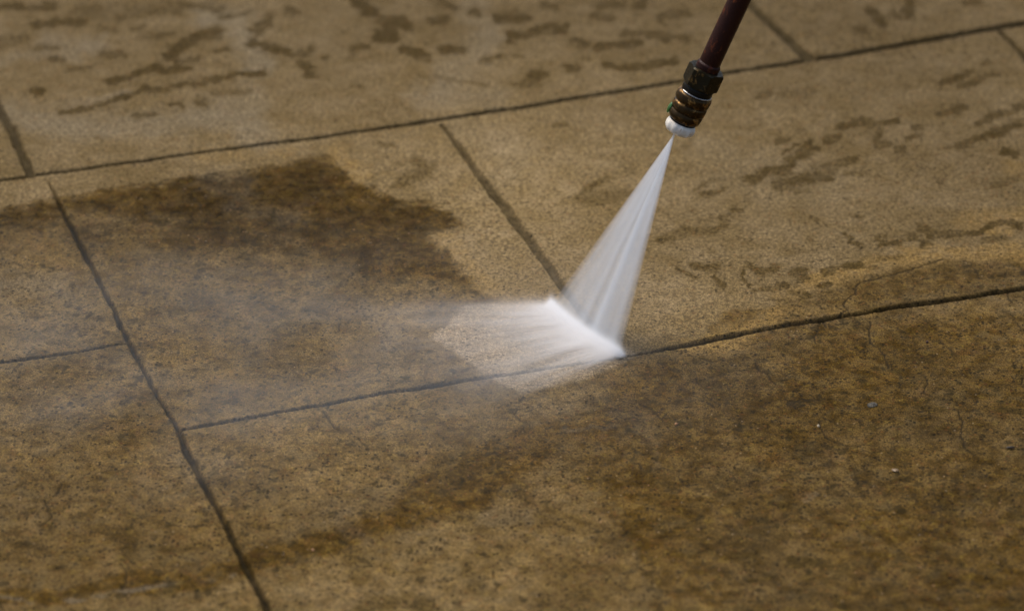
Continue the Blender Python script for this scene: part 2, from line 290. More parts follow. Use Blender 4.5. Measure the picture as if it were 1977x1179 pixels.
far = 1-sstep(1.5, 2.5, np.hypot(X, Y))
dirt = 0.10+.25*(mid2-.5)+.20*(big-.5)
dirt = dirt*(1-dirtA)+dirtA*(.60+.35*(mid-.5)+.35*(big-.5))
dirt = np.maximum(dirt, dark1*(1.12+.5*(mid-.5)))
dirt = np.maximum(dirt, dark2*(.84+.5*(mid-.5)+.3*(big-.5)))
dirt = np.maximum(dirt, dark3*(.82+1.0*(mid-.5)))
dirt = dirt+band*.85*(.25+1.3*mid)-lowpale*.10
dirt = dirt*(1-patch*.86)
dirt = np.where(far > 0, dirt, .3+.6*(big-.5))
dirt = np.clip(dirt, 0, 1); T = np.clip(T, 0, 1)
T = np.maximum(T, 0)
pale = np.clip(pale*.9+edge*.9, 0, 1)
speck = np.clip(dirtA*(1-patch), 0, 1)       # coarse grit and pores show where the old skin of dirt still lies

# ---- relief
Z = (fbm(X*9, Y*9, 300, 3)-.5)*.0016+(fbm(X*45, Y*45, 310, 3)-.5)*.0007+(fbm(X*260, Y*260, 320, 2)-.5)*.00028*(.5+speck)
Z = Z*far-J*.0040-K*.0009
n = NX*NY
co = np.empty((n, 3), np.float32); co[:, 0] = X; co[:, 1] = Y; co[:, 2] = Z
ii = (np.arange(NY-1)[:, None]*NX+np.arange(NX-1)[None, :]).ravel()
fa = np.empty((len(ii), 4), np.int32); fa[:, 0] = ii; fa[:, 1] = ii+1; fa[:, 2] = ii+NX+1; fa[:, 3] = ii+NX
me = bpy.data.meshes.new('pavement')
me.vertices.add(n); me.vertices.foreach_set('co', co.ravel())
me.loops.add(fa.size); me.loops.foreach_set('vertex_index', fa.ravel())
me.polygons.add(len(fa)); me.polygons.foreach_set('loop_start', np.arange(len(fa), dtype=np.int32)*4)
me.polygons.foreach_set('use_smooth', np.ones(len(fa), bool))
def attr(name, a, b, c, d):
    at = me.attributes.new(name, 'FLOAT_COLOR', 'POINT')
    v = np.stack([a, b, c, d], 1).astype(np.float32); at.data.foreach_set('color', v.ravel())
attr('wear', dirt, T, pale, speck)
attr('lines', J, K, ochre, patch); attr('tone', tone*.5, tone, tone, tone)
me.update(calc_edges=True)

# ------------------------------------------------------------------ node helpers
def mat(name):
    m = bpy.data.materials.new(name); m.use_nodes = True; m.node_tree.nodes.clear(); return m
class N:
    def __init__(s, m): s.t = m.node_tree
    def n(s, typ, **k):
        nd = s.t.nodes.new(typ)
        for a, v in k.items(): setattr(nd, a, v)
        return nd
    def put(s, sock, v):
        if isinstance(v, bpy.types.NodeSocket): s.t.links.new(v, sock)
        elif v is not None: sock.default_value = v
    def math(s, op, a, b=None, c=None, clamp=False):
        nd = s.n('ShaderNodeMath', operation=op, use_clamp=clamp)
        for i, v in enumerate((a, b, c)):
            if v is not None: s.put(nd.inputs[i], v)
        return nd.outputs[0]
    def vmath(s, op, a, b=None):
        nd = s.n('ShaderNodeVectorMath', operation=op); s.put(nd.inputs[0], a)
        if b is not None: s.put(nd.inputs[1], b)
        return nd.outputs[1] if op in ('DOT_PRODUCT', 'LENGTH') else nd.outputs[0]
    def noise(s, vec, scale, detail=3, rough=.55, dist=0, dim='3D'):
        nd = s.n('ShaderNodeTexNoise', noise_dimensions=dim)
        s.put(nd.inputs['W' if dim == '1D' else 'Vector'], vec)
        nd.inputs['Scale'].default_value = scale; nd.inputs['Detail'].default_value = detail
        nd.inputs['Roughness'].default_value = rough; nd.inputs['Distortion'].default_value = dist
        return nd.outputs[0]
    def mp(s, v, a, b, c=0., d=1., smooth=True):
        nd = s.n('ShaderNodeMapRange', interpolation_type='SMOOTHSTEP' if smooth else 'LINEAR')
        for i, q in enumerate((v, a, b, c, d)): s.put(nd.inputs[i], q)
        return nd.outputs[0]
    def mix(s, f, a, b):
        nd = s.n('ShaderNodeMix', data_type='RGBA')
        s.put(nd.inputs[0], f); s.put(nd.inputs[6], a); s.put(nd.inputs[7], b); return nd.outputs[2]
    def sep(s, c):
        nd = s.n('ShaderNodeSeparateColor'); s.put(nd.inputs[0], c); return nd.outputs
    def xyz(s, c):
        nd = s.n('ShaderNodeSeparateXYZ'); s.put(nd.inputs[0], c); return nd.outputs
def hexc(r, g, b): 
    f = lambda c: (c/255/12.92) if c/255 <= .04045 else ((c/255+.055)/1.055)**2.4
    return (f(r), f(g), f(b), 1)

# ------------------------------------------------------------------ pavement material
m = mat('stamped_concrete'); k = N(m)
tc = k.n('ShaderNodeTexCoord').outputs['Object']
at1 = k.n('ShaderNodeAttribute', attribute_name='wear'); w = k.sep(at1.outputs['Color'])
at2 = k.n('ShaderNodeAttribute', attribute_name='lines'); l = k.sep(at2.outputs['Color'])
D_, T_, P_, Sp = w[0], w[1], w[2], at1.outputs['Alpha']
J_, K_, O_, Pt = l[0], l[1], l[2], at2.outputs['Alpha']
n_mid = k.noise(tc, 75, 4, .6, .3); n_fine = k.noise(tc, 330, 3, .65); n_big = k.noise(tc, 20, 4, .6, .4)
n_mid2 = k.noise(k.vmath('ADD', tc, (3.3, 1.2, 0)), 150, 4, .65, .5)
n_grain = k.noise(k.vmath('ADD', tc, (7, 2, 0)), 900, 1, .5)
vo = k.n('ShaderNodeTexVoronoi', feature='F1'); k.put(vo.inputs['Vector'], tc); vo.inputs['Scale'].default_value = 330; vo_d, vo_c = vo.outputs[0], vo.outputs[1]
vc = k.sep(vo_c)
CLEAN_A, CLEAN_B = (.164, .119, .059, 1), (.126, .088, .037, 1)
DIRT_A, DIRT_B, DIRT_C = (.096, .055, .0100, 1), (.057, .0315, .0048, 1), (.014, .0095, .002, 1)
clean = k.mix(k.mp(n_big, .3, .7), CLEAN_A, CLEAN_B)
clean = k.mix(k.mp(n_mid, .42, .72, 0, .45), clean, (.092, .062, .024, 1))
grey = k.mix(k.mp(k.noise(tc, 9, 3, .5), .35, .65), (.175, .145, .096, 1), (.190, .150, .088, 1))
clean = k.mix(k.math('MULTIPLY', P_, .8), clean, grey)
clean = k.mix(k.math('MULTIPLY', Pt, .7), clean, (.235, .180, .112, 1))
dirtc = k.mix(k.mp(n_mid, .40, .60), DIRT_A, DIRT_B)
dirtc = k.mix(k.mp(n_mid2, .55, .66, 0, .8), dirtc, DIRT_C)
dirtc = k.mix(k.mp(n_mid2, .46, .34, 0, .6), dirtc, (.142, .092, .016, 1))
hue = k.noise(k.vmath('ADD', tc, (1.7, 5.1, 0)), 48, 4, .6, .4)
dirtc = k.mix(k.mp(hue, .54, .70, 0, .38), dirtc, (.105, .050, .014, 1))
dirtc = k.mix(k.mp(hue, .46, .32, 0, .5), dirtc, (.060, .043, .016, 1))
dirtc = k.mix(k.mp(n_fine, .56, .68, 0, .8), dirtc, (.012, .009, .003, 1))
dirtc = k.mix(k.mp(n_fine, .40, .30, 0, .5), dirtc, (.19, .125, .030, 1))
dirtc = k.mix(k.math('MULTIPLY', P_, .75), dirtc, (.105, .083, .052, 1))
# dirt amount broken up by the mottling
dm = k.math('ADD', D_, k.math('MULTIPLY', k.math('SUBTRACT', n_mid, .5), k.math('MULTIPLY', Sp, .55)))
dm = k.math('ADD', dm, k.math('MULTIPLY', k.math('SUBTRACT', n_fine, .5), k.mp(Sp, 0, 1, .30, .9)), clamp=True)
col = k.mix(dm, clean, dirtc)
col = k.mix(k.math('MULTIPLY', O_, k.mp(n_mid, .3, .6, .35, .85)), col, (.190, .120, .038, 1))
st = k.math('MULTIPLY', T_, k.mp(n_fine, .25, .75, 1.05, .8), clamp=True)
col = k.mix(k.math('MULTIPLY', st, 1.0, clamp=True), col, (.050, .032, .008, 1))
# fine grain: sand and pores
g1 = k.mp(n_fine, .32, .68, .42, 1.58, False); g2 = k.mp(n_grain, .3, .7, .5, 1.5, False)
gm = k.math('MULTIPLY', g1, g2)
gv = k.n('ShaderNodeCombineXYZ'); [k.put(gv.inputs[i], gm) for i in range(3)]
mul = k.n('ShaderNodeMix', data_type='RGBA', blend_type='MULTIPLY'); mul.inputs[0].default_value = 1
k.put(mul.inputs[6], col); k.put(mul.inputs[7], gv.outputs[0]); col = mul.outputs[2]
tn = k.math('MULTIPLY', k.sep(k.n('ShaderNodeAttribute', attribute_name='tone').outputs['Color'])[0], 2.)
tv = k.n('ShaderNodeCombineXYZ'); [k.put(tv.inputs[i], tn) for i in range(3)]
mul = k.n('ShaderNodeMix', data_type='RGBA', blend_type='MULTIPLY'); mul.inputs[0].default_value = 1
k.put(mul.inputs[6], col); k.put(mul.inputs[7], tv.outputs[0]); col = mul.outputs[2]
# individual dark and pale grains
near = k.mp(vo_d, .28, .46, 1, 0)
dk = k.math('MULTIPLY', k.math('GREATER_THAN', vc[0], k.mp(Sp, 0, 1, .955, .79)), near)
col = k.mix(k.math('MULTIPLY', dk, .8), col, (.013, .010, .005, 1))
lt = k.math('MULTIPLY', k.math('GREATER_THAN', vc[1], .972), k.mp(vo_d, .12, .3, 1, 0))
col = k.mix(k.math('MULTIPLY', lt, .45), col, (.42, .30, .17, 1))
rd = k.math('MULTIPLY', k.math('GREATER_THAN', vc[2], .965), near)
col = k.mix(k.math('MULTIPLY', rd, .25), col, (.20, .08, .02, 1))
vb = k.n('ShaderNodeTexVoronoi', feature='F1'); vb.inputs['Scale'].default_value = 115; vb.inputs['Randomness'].default_value = 1
k.put(vb.inputs['Vector'], k.vmath('ADD', tc, k.vmath('MULTIPLY', k.vmath('SUBTRACT', (lambda q: (k.put(q.inputs['Vector'], tc), setattr(q.inputs['Scale'], 'default_value', 210), q.outputs['Color'])[2])(k.n('ShaderNodeTexNoise')), (.5, .5, .5)), (.012, .012, 0))))
vbc = k.sep(vb.outputs[1])
bl = k.math('MULTIPLY', k.math('GREATER_THAN', vbc[0], k.mp(k.noise(tc, 14, 3, .6), .40, .62, .97, .62)), k.mp(vb.outputs[0], .22, .50, 1, 0))
bl = k.math('MULTIPLY', bl, k.math('MULTIPLY', Sp, .62))
col = k.mix(bl, col, (.018, .014, .005, 1))
# hairline crazing on the dirty skin
vd = k.n('ShaderNodeTexVoronoi', feature='DISTANCE_TO_EDGE'); vd.inputs['Scale'].default_value = 34
wv = k.n('ShaderNodeTexNoise'); wv.inputs['Scale'].default_value = 60; wv.inputs['Detail'].default_value = 4; k.put(wv.inputs['Vector'], tc)
wv2 = k.vmath('MULTIPLY', k.vmath('SUBTRACT', wv.outputs['Color'], (.5, .5, .5)), (.034, .034, .0))
k.put(vd.inputs['Vector'], k.vmath('ADD', tc, wv2))
hair = k.math('MULTIPLY', k.mp(vd.outputs[0], .004, .018, 1, 0), k.mp(k.noise(tc, 26, 2, .5), .56, .66))
hair = k.math('MULTIPLY', hair, k.math('MULTIPLY', Sp, .85))
col = k.mix(k.math('MAXIMUM', hair, k.math('MULTIPLY', K_, .9)), col, (.024, .018, .009, 1))
jn = k.mp(n_mid, .3, .7, .78, 1.0)
joc = k.mix(k.mp(n_mid2, .35, .65), (.028, .020, .006, 1), (.014, .010, .004, 1))
joc = k.mix(k.mp(Sp, 0, 1, .35, 0), joc, (.060, .044, .019, 1))
joc = k.mix(k.mp(Sp, 0, 1, 0, .6), joc, (.007, .006, .003, 1))
col = k.mix(k.math('MULTIPLY', J_, jn, clamp=True), col, joc)
bs = k.n('ShaderNodeBsdfPrincipled'); k.put(bs.inputs['Base Color'], col)
ro = k.mp(n_mid, .3, .7, .55, .78, False)
k.put(bs.inputs['Roughness'], ro); bs.inputs['Specular IOR Level'].default_value = .03
hgt = k.math('ADD', k.math('MULTIPLY', n_fine, .6), k.math('MULTIPLY', n_grain, .3))
hgt = k.math('SUBTRACT', hgt, k.math('MULTIPLY', k.math('MAXIMUM', dk, hair), .5))
bp = k.n('ShaderNodeBump'); bp.inputs['Strength'].default_value = .55; bp.inputs['Distance'].default_value = .0009
k.put(bp.inputs['Height'], hgt); k.put(bs.inputs['Normal'], bp.outputs[0])
k.t.links.new(bs.outputs[0], k.n('ShaderNodeOutputMaterial').inputs[0])
me.materials.append(m)
pav = bpy.data.objects.new('pavement', me); C.objects.link(pav)
pav['kind'] = 'structure'; pav['label'] = 'tan and dark brown concrete paving with grooved joints, partly washed clean'; pav['category'] = 'pavement'

# ------------------------------------------------------------------ object helpers
def obj(name, bm, mt, parent=None, smooth=True):
    d = bpy.data.meshes.new(name); bm.to_mesh(d); bm.free()
    if smooth:
        for p in d.polygons: p.use_smooth = True
    o = bpy.data.objects.new(name, d); C.objects.link(o); d.materials.append(mt)
    if parent: o.parent = parent
    return o
def lathe(prof, seg=64, jit=None):
    """profile [(radius, height)] spun about local z; jit(angle, h, r) -> r"""
    bm = bmesh.new(); rings = []
    for r, h in prof:
        ring = []
        for i in range(seg):
            a = 2*math.pi*i/seg; rr = jit(a, h, r) if jit else r
            ring.append(bm.verts.new((rr*math.cos(a), rr*math.sin(a), h)))
        rings.append(ring)
    for a, b in zip(rings[:-1], rings[1:]):
        for i in range(seg):
            j = (i+1) % seg; bm.faces.new((a[i], a[j], b[j], b[i]))
    bm.faces.new(rings[0][::-1]); bm.faces.new(rings[-1])
    return bm
def sharp(o, ang=35):
    d = o.data
    bm = bmesh.new(); bm.from_mesh(d)
    for e in bm.edges:
        if len(e.link_faces) == 2 and e.calc_face_angle() > R(ang): e.smooth = False
    bm.to_mesh(d); bm.free()
def metal(name, base, worn, metallic=.8, rough=.45, scale=260, lo=.45, hi=.68, bump=.4, zs=1.0):
    m = mat(name); k = N(m); tc = k.n('ShaderNodeTexCoord').outputs['Object']
    tc = k.vmath('MULTIPLY', tc, (1, 1, zs))
    a = k.noise(tc, scale, 5, .65, .5); b = k.noise(tc, scale*4, 3, .6)
    c = k.mix(k.mp(a, lo, hi), base, worn); c = k.mix(k.mp(b, .55, .75, 0, .5), c, (.012, .009, .006, 1))
    bs = k.n('ShaderNodeBsdfPrincipled'); k.put(bs.inputs['Base Color'], c); bs.inputs['Metallic'].default_value = metallic
    k.put(bs.inputs['Roughness'], k.mp(b, .3, .7, rough-.12, rough+.2, False))
    bp = k.n('ShaderNodeBump'); bp.inputs['Strength'].default_value = bump; bp.inputs['Distance'].default_value = .0005
    k.put(bp.inputs['Height'], a); k.put(bs.inputs['Normal'], bp.outputs[0])
    k.t.links.new(bs.outputs[0], k.n('ShaderNodeOutputMaterial').inputs[0]); return m

# ------------------------------------------------------------------ lance
NH = 0.162
Npt = G(1303, 257, NH)                       # the orifice
G1, G2 = G(1057, 594), G(1196, 692)          # ends of the line where the fan strikes
Mid = (G1+G2)/2
axis_up = (Npt-G(1125, 640)).normalized()
xdir = (G2-G1); xdir = (xdir-axis_up*xdir.dot(axis_up)).normalized()
ydir = axis_up.cross(xdir)
LM = Matrix((xdir, ydir, axis_up)).transposed()
root = bpy.data.objects.new('pressure_washer_lance', None); C.objects.link(root)
root.empty_display_size = .03
root.location = Npt+axis_up*.0005+rgt*.0018; root.rotation_euler = LM.to_euler()
root['label'] = 'slanted rusty lance with brass coupler and white tip, spraying water down'; root['category'] = 'spray lance'

m_pipe = metal('rusty_pipe', (.024, .0045, .0020, 1), (.15, .036, .008, 1), .0, .5, 170, .55, .70, .8, .6)
[setattr(n_.inputs['Specular IOR Level'], 'default_value', .22) for n_ in m_pipe.node_tree.nodes if n_.type == 'BSDF_PRINCIPLED']
m_nut = metal('tarnished_brass', (.022, .018, .008, 1), (.22, .13, .04, 1), .75, .40, 150, .56, .70)
m_brass = metal('worn_brass', (.045, .026, .008, 1), (.36, .20, .06, 1), .8, .36, 170, .50, .66)
m_blk = metal('black_steel', (.012, .011, .009, 1), (.05, .042, .03, 1), .7, .4, 200, .5, .8)
m_silver = metal('wire_steel', (.35, .34, .33, 1), (.55, .53, .5, 1), 1, .25, 200, .4, .7)

# pipe: a slightly wavy old tube going on out of the frame
pr = [(.0072, .050), (.0079, .0515)]+[(.0079, .0515+i*.02) for i in range(1, 34)]+[(.0079, .74)]
o = obj('pipe', lathe(pr, 48, lambda a, h, r: r*(1+.012*math.sin(3*a+h*40))), m_pipe, root)
# threaded end above the nut
tp = [(.0080, .0535)]
for i in range(4): tp += [(.0090, .0540+i*.0012), (.0084, .0546+i*.0012)]
tp += [(.0080, .0594)]
o = obj('threaded_collar', lathe(tp, 48), m_pipe, root)
# hex nut with chamfered corners
def hexr(a): a = (a+R(22)) % R(60)-R(30); return 1/math.cos(a)
def nutj(a, h, r):
    f = .01215*hexr(a); return min(f, r)
pn = [(.0090, .0398), (.0122, .0398), (.0138, .0408), (.0142, .0420), (.0142, .0520), (.0138, .0533), (.0124, .0542), (.0092, .0542)]
o = obj('hex_nut', lathe(pn, 96, nutj), m_nut, root); sharp(o, 20)
# neck between nut and coupler with a steel snap ring
o = obj('neck', lathe([(.0100, .0335), (.0114, .0345), (.0118, .0360), (.0114, .0375), (.0118, .0390), (.0112, .0397)], 64), m_blk, root)
def torus(R0, r, h, n=96, mseg=10, a0=0, a1=2*math.pi):
    bm = bmesh.new(); vs = []; full = abs(a1-a0-2*math.pi) < 1e-6; cnt = n if full else n+1
    for i in range(cnt):
        a = a0+(a1-a0)*i/n; ring = []
        for j in range(mseg):
            b = 2*math.pi*j/mseg; rr = R0+r*math.cos(b); ring.append(bm.verts.new((rr*math.cos(a), rr*math.sin(a), h+r*math.sin(b))))
        vs.append(ring)
    for i in range(cnt if full else cnt-1):
        p, q = vs[i], vs[(i+1) % cnt]
        for j in range(mseg): bm.faces.new((p[j], q[j], q[(j+1) % mseg], p[(j+1) % mseg]))
    if not full: bm.faces.new(vs[0]); bm.faces.new(vs[-1][::-1])
    return bm
# quick coupler: sleeve with ribs and grooves
ps = [(.0100, .0112), (.0108, .0110), (.0116, .0118), (.0122, .0135), (.0124, .0146), (.0125, .0172), (.0121, .0178), (.0118, .0184), (.0122, .0190), (.0129, .0194), (.0130, .0200), (.0130, .0238), (.0128, .0246), (.0121, .0250),
      (.0118, .0256), (.0122, .0262), (.0131, .0267), (.0133, .0276), (.0133, .0314), (.0130, .0326), (.0120, .0333), (.0112, .0338)]
cp = obj('coupler_sleeve', lathe(ps, 96, lambda a, h, r: r*(1+.010*math.sin(7*a+h*900)+.006*math.sin(13*a+1))), m_brass, root)
o = obj('snap_ring', torus(.0117, .00065, .0342, a0=R(-100), a1=R(200)), m_silver, cp)
o = obj('seal_ring', torus(.0094, .0011, .0104), m_blk, cp)
# nozzle: white plastic tip with a scalloped grip
mw = mat('white_plastic'); k = N(mw); tc = k.n('ShaderNodeTexCoord').outputs['Object']
a = k.noise(tc, 170, 4, .6, .5); b = k.noise(tc, 420, 3, .6); c3 = k.noise(tc, 90, 2, .5)
c = k.mix(k.mp(a, .5, .72, 0, .6), (.80, .765, .68, 1), (.58, .46, .30, 1)); c = k.mix(k.mp(b, .62, .72, 0, .75), c, (.14, .10, .07, 1))
c = k.mix(k.mp(c3, .62, .7, 0, .5), c, (.45, .28, .2, 1))
bs = k.n('ShaderNodeBsdfPrincipled'); k.put(bs.inputs['Base Color'], c); bs.inputs['Roughness'].default_value = .38
bs.inputs['Subsurface Weight'].default_value = .08; bs.inputs['Subsurface Radius'].default_value = (.002, .0016, .001)
bp = k.n('ShaderNodeBump'); bp.inputs['Strength'].default_value = .5; bp.inputs['Distance'].default_value = .0006; k.put(bp.inputs['Height'], a); k.put(bs.inputs['Normal'], bp.outputs[0])
k.t.links.new(bs.outputs[0], k.n('ShaderNodeOutputMaterial').inputs[0])
pw = [(.0022, .0010), (.0030, .0003), (.0062, .0000), (.0088, .0006), (.0104, .0020), (.0111, .0040), (.0112, .0066), (.0107, .0084), (.0098, .0094), (.0080, .0100)]
def scal(a, h, r):
    s = max(0, min(1, (r-.005)/.004)); return r*(1+s*(.022*math.cos(11*a)+.016*math.sin(3*a+1)+.012*math.sin(7*a+2+h*300)+.008*math.sin(17*a+h*700)))
nz = obj('spray_nozzle', lathe(pw, 132, scal), mw, root)
o = obj('orifice', lathe([(.0018, .0006), (.0024, -.0004), (.0020, -.0006), (.0012, -.0004)], 32), m_brass, nz)
mg = mat('green_plastic'); k = N(mg); tc = k.n('ShaderNodeTexCoord').outputs['Object']
c = k.mix(k.mp(k.noise(tc, 300, 3), .4, .65), (.06, .20, .04, 1), (.03, .09, .02, 1))
bs = k.n('ShaderNodeBsdfPrincipled'); k.put(bs.inputs['Base Color'], c); bs.inputs['Roughness'].default_value = .35
k.t.links.new(bs.outputs[0], k.n('ShaderNodeOutputMaterial').inputs[0])
# the tab stands on the side of the coupler that faces left in the picture
ldir = LM.transposed() @ Vector((-1, 0, 0)); la = math.atan2(ldir.y, ldir.x)
bm = bmesh.new(); bmesh.ops.create_icosphere(bm, subdivisions=3, radius=1)
for v in bm.verts: v.co = Vector((v.co.x*.0019, v.co.y*.0030, v.co.z*.0048))
bmesh.ops.transform(bm, matrix=Matrix.Rotation(la-R(8), 4, 'Z') @ Matrix.Translation((.0126, 0, .0158)) @ Matrix.Rotation(R(-4), 4, 'Y'), verts=bm.verts)
o = obj('release_tab', bm, mg, root); o['label'] = 'small green tab on the left side of the coupler'

# ------------------------------------------------------------------ water
def volume_mat(name, build, step=1.0, colour=(.95, .975, 1.0, 1)):
    m = mat(name); k = N(m)
    pv = k.n('ShaderNodeVolumePrincipled'); pv.inputs['Color'].default_value = colour; pv.inputs['Anisotropy'].default_value = 0.0
    k.put(pv.inputs['Density'], build(k)); k.t.links.new(pv.outputs[0], k.n('ShaderNodeOutputMaterial').inputs['Volume'])
    m.cycles.volume_step_rate = step
    return m
# fan: local z points down the jet, x runs across the fan
FM = Matrix((xdir, -ydir, -axis_up)).transposed()
def tolocal(p): return FM.transposed() @ (p-Npt)
e1, e2 = tolocal(G1), tolocal(G2)
s1, s2 = e1.x/e1.z, e2.x/e2.z
T0, TG = .0011, .028                         # thickness of the sheet = T0 + TG*z
bm = bmesh.new(); rows = []
NR, NC = 24, 30
for i in range(NR+1):
    t = i/NR; row = []
    for side in (-1, 1):
        r2 = []
        for j in range(NC+1):
            u = j/NC; s = s1*(1-u)+s2*u
            zend = e1.z*(1-u)+e2.z*u
            s_ = s*1.03
            zz = .0+t*(zend-.0008); x = s_*zz+(u-.5)*.0016
            edge_t = max(.12, math.sqrt(max(0, 1-(2*u-1)**2*.96)))
            y = side*(T0+TG*zz)*.5*edge_t + (e1.y*(1-u)+e2.y*u)/zend*zz
            r2.append(bm.verts.new((x, y, zz)))
        row.append(r2)
    rows.append(row)
for i in range(NR):
    for j in range(NC):
        a, b = rows[i], rows[i+1]
        bm.faces.new((a[0][j], a[0][j+1], b[0][j+1], b[0][j])); bm.faces.new((a[1][j+1], a[1][j], b[1][j], b[1][j+1]))
    bm.faces.new((rows[i][0][0], rows[i+1][0][0], rows[i+1][1][0], rows[i][1][0]))
    bm.faces.new((rows[i][0][NC], rows[i][1][NC], rows[i+1][1][NC], rows[i+1][0][NC]))
for j in range(NC):
    bm.faces.new((rows[0][0][j+1], rows[0][0][j], rows[0][1][j], rows[0][1][j+1]))
    bm.faces.new((rows[NR][0][j], rows[NR][0][j+1], rows[NR][1][j+1], rows[NR][1][j]))
bmesh.ops.recalc_face_normals(bm, faces=bm.faces)
def fan_density(k):
    P = k.xyz(k.n('ShaderNodeTexCoord').outputs['Object'])
    zc = k.math('MAXIMUM', P[2], .004); s = k.math('DIVIDE', P[0], zc)
    u = k.math('DIVIDE', k.math('SUBTRACT', s, s1), s2-s1)
    n1 = k.noise(k.math('ADD', u, 3.1), 7, 2, .5, 0, '1D'); n2 = k.noise(k.math('ADD', u, 9.7), 15, 2, .6, 0, '1D')
    # streaks waver a little down their length
    cv = k.n('ShaderNodeCombineXYZ'); k.put(cv.inputs[0], k.math('MULTIPLY', u, 55.)); k.put(cv.inputs[1], k.math('MULTIPLY', P[2], 22.))
    n3 = k.noise(cv.outputs[0], 1, 2, .5)
    st = k.math('ADD', k.math('ADD', k.math('MULTIPLY', n1, .9), k.math('MULTIPLY', n2, .75)), k.math('MULTIPLY', n3, .5))
    st = k.mp(st, .78, 1.38, .48, 1.5, False)
    ed = k.math('MULTIPLY', k.mp(u, -.01, .10), k.mp(u, 1.01, .93))
    bright = k.math('ADD', k.math('ADD', 1, k.math('MULTIPLY', k.math('MULTIPLY', k.mp(u, .50, .62), k.mp(u, .78, .64)), .75)), k.math('MULTIPLY', k.mp(u, .12, .0), .25))
    tau = k.mp(zc, .0, .16, FAN_TAU[0], FAN_TAU[1], False)
    th = k.math('ADD', k.math('MULTIPLY', zc, TG), T0)
    d = k.math('DIVIDE', k.math('MULTIPLY', k.math('MULTIPLY', tau, st), k.math('MULTIPLY', ed, bright)), th)
    return d
FAN_TAU = (1.4, .54)
wj = obj('water_jet', bm, volume_mat('jet_water', fan_density, .08))
wj.location = Npt; wj.rotation_euler = FM.to_euler()
wj['label'] = 'white fan of water shooting from the nozzle down to the paving'; wj['category'] = 'water jet'

# splash sheet: local x = away from the strike line over the ground, y = along the line
line = (G2-G1); LL = line.length; ly = line.normalized(); lx = Vector((ly.y, -ly.x, 0))
if lx.x > 0: lx = -lx
SM = Matrix((lx, ly, Vector((0, 0, 1)))).transposed() if lx.cross(ly).z > 0 else None
flip = 1
if SM is None: SM = Matrix((lx, -ly, Vector((0, 0, 1)))).transposed(); flip = -1
def sl(p): q = SM.transposed() @ (p-G1); return q
a1 = sl(G(800, 596)); a2 = sl(G(925, 806)); b2 = sl(G2)
yA, yB = 0.0, b2.y
d1 = (a1.y-yA)/a1.x; d2 = (a2.y-yB)/a2.x     # slope of the streaks at both ends of the line
LXM = max(a1.x, a2.x)*1.9
bm = bmesh.new(); rows = []; NR = 26
x_back = -.010
for i in range(NR+1):
    t = (i/NR)**1.6; x = x_back+(LXM-x_back)*t; xx = max(x, 0)
    y0 = yA+d1*xx; y1 = yB+d2*xx; pad = .006+.03*xx
    sg = 1 if yB > yA else -1
    hgt_ = .004+ .018*min(1, max(0, (x+.010)/.012)) * 1.0 + .16*xx
    if x < 0: hgt_ = .004+.018*((x+.010)/.010)
    row = []
    NC = 12
    for zf in (0, 1):
        row.append([bm.verts.new((x, (y0-sg*pad)*(1-j/NC)+(y1+sg*pad)*j/NC, .0012 if zf == 0 else .0014+hgt_)) for j in range(NC+1)])
    rows.append(row)
for i in range(NR):
    a, b = rows[i], rows[i+1]
    for j in range(NC):
        bm.faces.new((a[0][j], a[0][j+1], b[0][j+1], b[0][j])); bm.faces.new((a[1][j+1], a[1][j], b[1][j], b[1][j+1]))
    bm.faces.new((a[0][0], b[0][0], b[1][0], a[1][0])); bm.faces.new((a[0][NC], a[1][NC], b[1][NC], b[0][NC]))
for j in range(NC):
    bm.faces.new((rows[0][0][j+1], rows[0][0][j], rows[0][1][j], rows[0][1][j+1]))
    bm.faces.new((rows[NR][0][j], rows[NR][0][j+1], rows[NR][1][j+1], rows[NR][1][j]))
bmesh.ops.recalc_face_normals(bm, faces=bm.faces)
